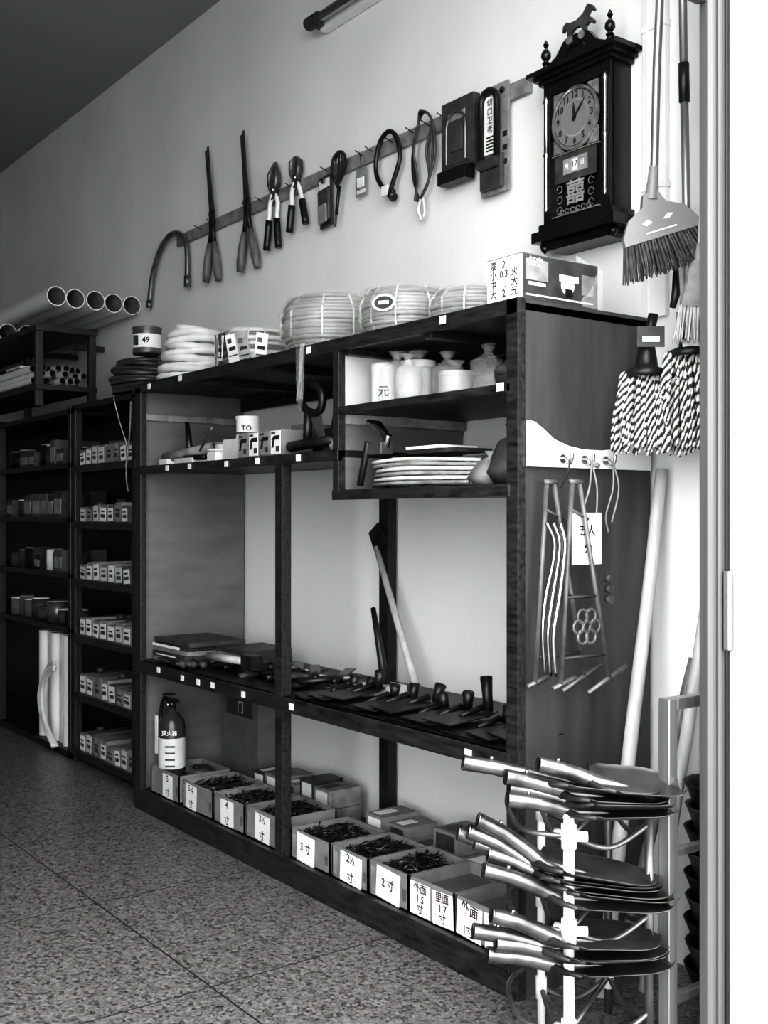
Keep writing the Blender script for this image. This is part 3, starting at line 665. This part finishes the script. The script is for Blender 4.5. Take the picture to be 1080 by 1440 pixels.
b=B(); b.lathe([(0,0),(.05,0),(.07,.03),(.05,.05),(.0,.045)],GRYD,12,T(-4.58,2.34,.18)); b.tube([(-4.66,2.4,.18),(-4.54,2.3,.24)],.012,IRON,8); b.obj("drain_fitting")

# ---------------------------------------------------------------- end panel things
XP=-2.293
b=B(); prof=[(2.2,1.52),(2.72,1.52),(2.72,1.60),(2.68,1.604),(2.64,1.597),(2.58,1.583),(2.5,1.575),(2.42,1.575),(2.36,1.583),(2.30,1.60),(2.25,1.632),(2.22,1.648),(2.2,1.65)]
b.prism(prof,0,.016,WHT,frame((XP,0,0),(0,1,0),(0,0,1),(1,0,0)))
for y in (2.33,2.42,2.512):
    b.tube(smooth([(XP+.016,y,1.545),(XP+.03,y,1.545),(XP+.045,y,1.53),(XP+.055,y,1.545),(XP+.055,y,1.56)]),.005,CHROME,8); b.cyl((XP+.016,y,1.545),(XP+.02,y,1.545),.013,CHROME,12)
b.obj("hook_rail",.002)
b=B(); XC=-2.2
for y0,y1 in ((2.42,2.325),(2.42,2.39)): b.tube(smooth([(-2.245,2.42,1.535),(-2.22,(y0+y1)/2+.01,1.46),(XC,y1,1.375)]),.003,GRY,5)
b.box(XC-.001,XC+.001,2.29,2.41,1.24,1.388,PAPER); b.text("五人",.035,INK,SD(XC+.002,2.35,1.335)); b.text("分",.035,INK,SD(XC+.002,2.355,1.285))
b.tube(smooth([(-2.245,2.512,1.535),(-2.235,2.50,1.46),(-2.24,2.475,1.38),(-2.235,2.48,1.33)]),.003,GRY,5); b.tube(smooth([(-2.245,2.512,1.535),(-2.23,2.52,1.46),(-2.24,2.50,1.36)]),.003,GRY,5)
b.tube([(-2.245,2.42,1.545),(-2.24,2.425,1.53),(-2.235,2.44,1.525)],.008,GRY,6)
b.obj("price_card")
b=B()
b.tube(smooth([(-2.245,2.33,1.545),(-2.235,2.31,1.50),(-2.225,2.27,1.46)]),.003,BLK,5)
def bar(p,q,w=.009,m=STEEL): b.tube([p,q],w,m,4)
for k in range(2):
    ox=-2.255+.07*k; oy=.03*k
    top=(ox,2.245+oy,1.47); A=(ox,2.20+oy,.905); C=(ox,2.40+oy,.90)
    bar(top,A,.009,STAND); bar((ox,2.275+oy,1.47),C,.009,STAND); bar((ox,2.235+oy,1.475),(ox,2.285+oy,1.475),.009,STAND)
    bar((ox,2.17+oy,.90),(ox+.0,2.26+oy,.925),.008,STAND); bar((ox,2.31+oy,.875),(ox,2.47+oy,.94),.008,STAND)
    bar((ox,2.225+oy,1.15),(ox,2.35+oy,1.15),.005,GRYD); bar((ox,2.205+oy,.98),(ox,2.385+oy,.98),.005,GRYD)
    bar((ox,2.235+oy,1.40),(ox,2.31+oy,1.37),.005,STAND)
    if k==1:
        for q in range(6):
            a=q*math.pi/3; b.tube([(ox+.004,2.30+oy+.034*math.cos(a)+.02*math.cos(c),1.065+.034*math.sin(a)+.02*math.sin(c)) for c in [i*.7 for i in range(9)]],.0045,STAND,6,closed=True)
        b.tube([(ox+.004,2.30+oy+.014*math.cos(c),1.065+.014*math.sin(c)) for c in [i*.7 for i in range(9)]],.005,STEEL,6,closed=True)
for q in range(3):
    o=.02*q; b.tube(smooth([(-2.20+o,2.19+o*.3,1.36),(-2.19+o,2.21,1.31),(-2.19+o,2.205,1.25),(-2.19+o,2.175+o*.3,1.15),(-2.19+o,2.165,1.05),(-2.2+o,2.185,.94)]),.006,CHROME,8)
for q in range(3): b.cyl((-2.17,2.40+.002*q,1.2-.03*q),(-2.15,2.40,1.2-.03*q),.012,GRYD,8)
b.obj("folding_plant_stand")

# ---------------------------------------------------------------- mops & brooms
def mop(name,x,y,ztop,zbot,W_,n):
    b=B(); M=VW(x,y,0)
    for i in range(n):
        u=(i%(n//3))/(n//3-1)-.5; layer=i//(n//3)
        L=(ztop-zbot)*rnd(.84,1.0); x0=u*W_*.80; x1=u*W_*1.08+rnd(-.014,.014); z0=.014-.024*layer
        N=30; ph=rnd(0,6); wob=rnd(-.006,.006)
        pts=[(x0+(x1-x0)*min(1,k/N*1.8)+wob*math.sin(k/N*6+ph),ztop-L*k/N,z0+.022*math.sin(min(1,k/N*2.5)*1.57)) for k in range(N+1)]
        for mm,off in ((YARN_L,0),(YARN_D,math.pi)):
            b.tube([(p[0]+.003*math.cos(k*1.9+ph+off),p[1],p[2]+.003*math.sin(k*1.9+ph+off)) for k,p in enumerate(pts)],.0042 if mm is YARN_L else .0036,mm,5,M=M)
    b.lathe([(.0,.0),(W_*.40,-.01),(W_*.40,.008),(W_*.2,.02),(.03,.045),(.022,.09),(0,.09)],BLK,16,T(x,y,ztop-.005))
    return b,M
b,M=mop("mop",-2.15,2.55,1.80,1.555,.165,66)
b.box(-.035,.045,1.87,1.93,.028,.031,GRYD,M); b.tube([(0,1.88,0),(.02,1.97,0)],.015,BLK,12,M=M); b.box(-.02,.03,1.885,1.90,.0315,.0325,PAPER,M)
b.obj("mop")
b,M=mop("mop",-2.035,2.60,1.85,1.545,.155,60)
b.tube([(0,1.9,0),(-.003,1.96,0)],.014,BLK,12,M=M); b.tube([(-.003,1.95,0),(-.015,2.57,0)],.012,ALU,12,M=M); b.tube([(-.015,2.57,0),(-.017,2.68,0)],.016,BLK,12,M=M); b.tube([(-.017,2.68,0),(-.025,3.3,0)],.012,ALU,12,M=M); b.box(-.03,.02,1.86,1.88,.034,.036,PAPER,M); b.box(-.045,.045,1.91,1.96,.026,.029,GRYD,M); b.box(-.035,.02,1.925,1.94,.0292,.0302,PAPER,M)
b.obj("mop")
def broom(x,y,z,rot,hw,bm,pm,n=15,L=.13):
    b=B(); M=VW(x,y,z)@RZ(rot)
    poly=[(-.022,.07),(.022,.07),(.035,.035),(hw*.75,.01),(hw,-.035),(hw*1.02,-.06),(-hw*1.02,-.06),(-hw,-.035),(-hw*.75,.01),(-.035,.035)]
    b.prism(poly,-.016,.016,pm,M)
    for i in range(n):
        for j in range(3):
            u=(i/(n-1)-.5)*2; z0=(j-1)*.01
            for q in range(3):
                b.tube([(u*hw*.98+rnd(-.003,.003),-.055,z0),(u*hw*1.22+rnd(-.006,.006),-.06-L*rnd(.9,1.02),z0*2.4+rnd(-.006,.006))],[.003,.0018],bm,4,M=M)
    return b,M
b,M=broom(-2.085,2.515,2.235,17,.112,BRIS,BROOMP,24,.10)
b.tube([(0,.05,0),(.02,.10,0),(.035,.14,0)],[.022,.016,.014],BROOMP,12,M=M); b.tube([(.03,.12,0),(.13,.42,0),(.39,1.15,0)],.012,ALU,12,M=M)
b.prism([(.012,-.012),(.03,.0),(.045,-.004),(.028,-.016)],.016,.0175,PAPER,M); b.box(-.045,.045,-.042,-.038,.016,.0175,PAPER,M); b.prism([(-.05,-.01),(-.03,-.002),(-.02,-.014),(-.04,-.02)],.016,.0175,PAPER,M)
b.obj("broom",.002)
b,M=broom(-1.975,2.565,2.025,-3,.048,BRISL,GRY,12,.10)
b.tube([(0,.05,0),(0,.12,0)],[.018,.013],GRY,12,M=M); b.tube([(0,.1,0),(.0,.5,0),(.0,1.25,0)],.011,HANDW,12,M=M); b.obj("broom",.002)
b=B(); M=VW(-2.10,2.62,1.99); b.tube([(0,.12,0),(.0,.04,0),(-.01,.0,0)],[.008,.013,.009],BLK,8,M=M); b.tube([(.018*math.cos(a)-.005,.15+.03*math.sin(a),0) for a in [i*.6 for i in range(11)]],.002,BLK,5,M=M); b.obj("hanging_strap")

def pole(p,q,r,m,name="wooden_tool_handle"):
    b=B(); P,Q=Vector(p),Vector(q); N=10
    b.tube([P+(Q-P)*k/N+Vector((rnd(-.002,.002),rnd(-.002,.002),0)) for k in range(N+1)],[r*(1-.15*k/N) for k in range(N+1)],m,12); b.obj(name)
pole((-2.18,2.39,0),(-2.233,2.72,1.522),.023,HANDW)
pole((-2.13,2.52,0),(-2.05,2.72,1.20),.021,HANDW)
pole((-2.20,2.46,0),(-2.12,2.73,.95),.018,HANDD)

b=B()
b.box(-1.87,-1.835,2.262,2.297,0,.91,ALU); b.box(-1.87,-1.835,2.297,2.46,.88,.91,ALU); b.box(-1.87,-1.835,2.46,2.49,0,.91,ALU); b.box(-1.865,-1.84,2.297,2.46,.12,.145,ALU); b.box(-1.865,-1.84,2.297,2.46,.5,.52,ALU)
b.obj("aluminium_frame",.003)
b=B()
for k in range(9):
    z=.02+.065*k; b.lathe([(.07,0),(.10,.07),(.105,.085),(.11,.085),(.105,.075),(.075,0)],GRYD if k%2 else BLK,20,T(-1.95+.005*(k%2),2.64,z))
b.lathe([(0,.0),(.07,.0)],BLK,20,T(-1.95,2.64,.02))
b.obj("stacked_pots")

# ---------------------------------------------------------------- shovel rack
b=B()
P1=(-1.932,2.0); P2=(-2.16,2.13); P3=(-1.885,2.245); P4=(-2.1,2.33)
b.cyl((P1[0],P1[1],0),(P1[0],P1[1],.635),.0135,WHT,16); b.cyl((P2[0],P2[1],0),(P2[0],P2[1],.63),.011,WHT,14); b.cyl((P4[0],P4[1],0),(P4[0],P4[1],.63),.011,STEEL,14); b.cyl((P3[0],P3[1],0),(P3[0],P3[1],.66),.012,STEEL,14)
for z in (.585,.35,.10):
    for P in (P1,P2,P4): b.cyl((P[0],P[1],z-.03),(P[0],P[1],z+.03),.019 if P is P1 else .015,WHT,14)
    b.cyl((P1[0],P1[1],z),(P1[0]+.03,P1[1]+.035,z),.013,WHT,12); b.cyl((P1[0],P1[1],z),(P1[0]-.04,P1[1]-.005,z),.013,WHT,12)
    for a,c in ((P1,P2),(P2,P4),(P4,P3),(P3,P1)):
        mx,my=(a[0]+c[0])/2,(a[1]+c[1])/2
        b.tube(smooth([(a[0],a[1],z),(mx,my,z-.045),(c[0],c[1],z)]),.007,STEEL,8)
    b.tube(smooth([(P1[0],P1[1],z),(-2.04,1.95,z+.0),(-2.15,2.0,z+.02),(-2.22,2.08,z+.02),(-2.24,2.14,z+.02)]),.007,STEEL,8)
    b.tube([(P1[0],P1[1],z),(P4[0],P4[1],z)],.007,STEEL,8)
b.lathe([(.0,.0),(.016,0),(.016,.012),(0,.018)],WHT,14,T(P1[0],P1[1],.63))
b.obj("shovel_rack")
def shovel(b,tail,tip,roll=0,w=.105,bend=.04,sf=.40):
    P,Q=Vector(tail),Vector(tip); P=P-Vector((0,0,bend)); ax=(Q-P); L=ax.length; ax.normalize()
    side=Vector((0,0,1)).cross(ax).normalized(); up=ax.cross(side)
    M=frame(P,ax,side,up)@RX(roll)
    s0=L*sf; N=14;J=12; vs=[];fs=[]
    for lay in (0,-.0025):
        for i in range(N+1):
            t=i/N; x=s0+(L-s0)*t
            hw=w*(.62+.38*min(1,t*7)) if t<.14 else w*(1.0 if t<.6 else math.sqrt(max(0.02,1-((t-.6)/.42)**2)))
            for j in range(J+1):
                v=j/J*2-1
                z=.03*v*v*(1-.3*t)+.014*math.exp(-(v*4)**2)*(1-t)
                vs.append((x,v*hw,z-.012+lay))
    K=(N+1)*(J+1)
    for i in range(N):
        for j in range(J):
            a=i*(J+1)+j; fs.append((a,a+1,a+J+2,a+J+1)); fs.append((K+a,K+a+J+1,K+a+J+2,K+a+1))
    for i in range(N):
        for j in (0,J): a=i*(J+1)+j; fs.append((a,a+J+1,K+a+J+1,K+a))
    b.add(vs,fs,SHOV,True,M)
    b.tube([(0,0,bend+.012),(s0*.35,0,bend*.72+.011),(s0*.7,0,bend*.3+.008),(s0*.95,0,.002),(s0+(L-s0)*.4,0,-.008)],[.0195,.019,.021,.022,.004],SOCK,14,M=M,hollow=True)
    b.tube([(0.001,0,bend+.012),(s0*.35,0,bend*.72+.011)],[.016,.015],BLK,14,M=M,hollow=True)
    b.tube([(0,0,bend+.012),(-.004,0,bend+.0125)],[.0205,.0195],SOCK,14,M=M,hollow=True)
    b.cyl((s0*.3,0,bend*.75+.03),(s0*.3,0,bend*.75+.038),.005,CHROME,8,M=M)
    for s in (-1,1): b.tube([(s0*.8,0,.004),(s0*.98,s*w*.45,.004),(s0*1.08,s*w*.95,.016)],[.014,.008,.004],SHOV,8,M=M)
def stack(name,items):
    b=B()
    for it in items: shovel(b,*it)
    b.obj(name)
stack("shovel_heads",[((-2.10,1.80,.752),(-1.84,2.22,.685),0,.10,.02,.45),((-2.02,1.87,.722),(-1.83,2.24,.672),4,.105,.03),((-2.02,1.885,.692),(-1.82,2.25,.655),-4,.105,.03),((-2.01,1.87,.668),(-1.82,2.26,.64),2,.105,.03),((-1.97,1.93,.755),(-1.80,2.27,.695),8,.10,.03)])
stack("shovel_heads",[((-2.095,1.83,.605),(-1.85,2.22,.455),0,.105,.075),((-2.115,1.82,.575),(-1.84,2.24,.445),3,.105,.075),((-2.14,1.81,.565),(-1.86,2.25,.435),-4,.105,.075),((-2.11,1.84,.545),(-1.83,2.26,.425),2,.105,.07),((-2.08,1.86,.52),(-1.82,2.27,.415),0,.105,.06),((-2.06,1.83,.49),(-1.82,2.25,.405),5,.105,.05)])
stack("shovel_heads",[((-2.03,1.83,.385),(-1.84,2.22,.31),0,.105,.05),((-2.07,1.81,.34),(-1.83,2.24,.295),4,.105,.04),((-2.03,1.85,.31),(-1.84,2.25,.275),-4,.105,.03),((-2.05,1.84,.28),(-1.83,2.26,.255),2,.105,.03)])

# ---------------------------------------------------------------- light
w=bpy.data.worlds.new("overcast_sky"); S.world=w; w.use_nodes=True
w.node_tree.nodes["Background"].inputs[0].default_value=(1,1,1,1); w.node_tree.nodes["Background"].inputs[1].default_value=6.4
S.view_settings.view_transform='Standard'
try: S.view_settings.look='High Contrast'
except Exception: pass
cam=bpy.data.cameras.new("camera"); co=bpy.data.objects.new("camera",cam); S.collection.objects.link(co)
co.location=(0,0,1.38); co.rotation_euler=(math.radians(90),0,math.radians(53.49))
cam.lens=38.9; cam.sensor_width=36; cam.shift_y=5/1440; cam.clip_start=.05
S.camera=co
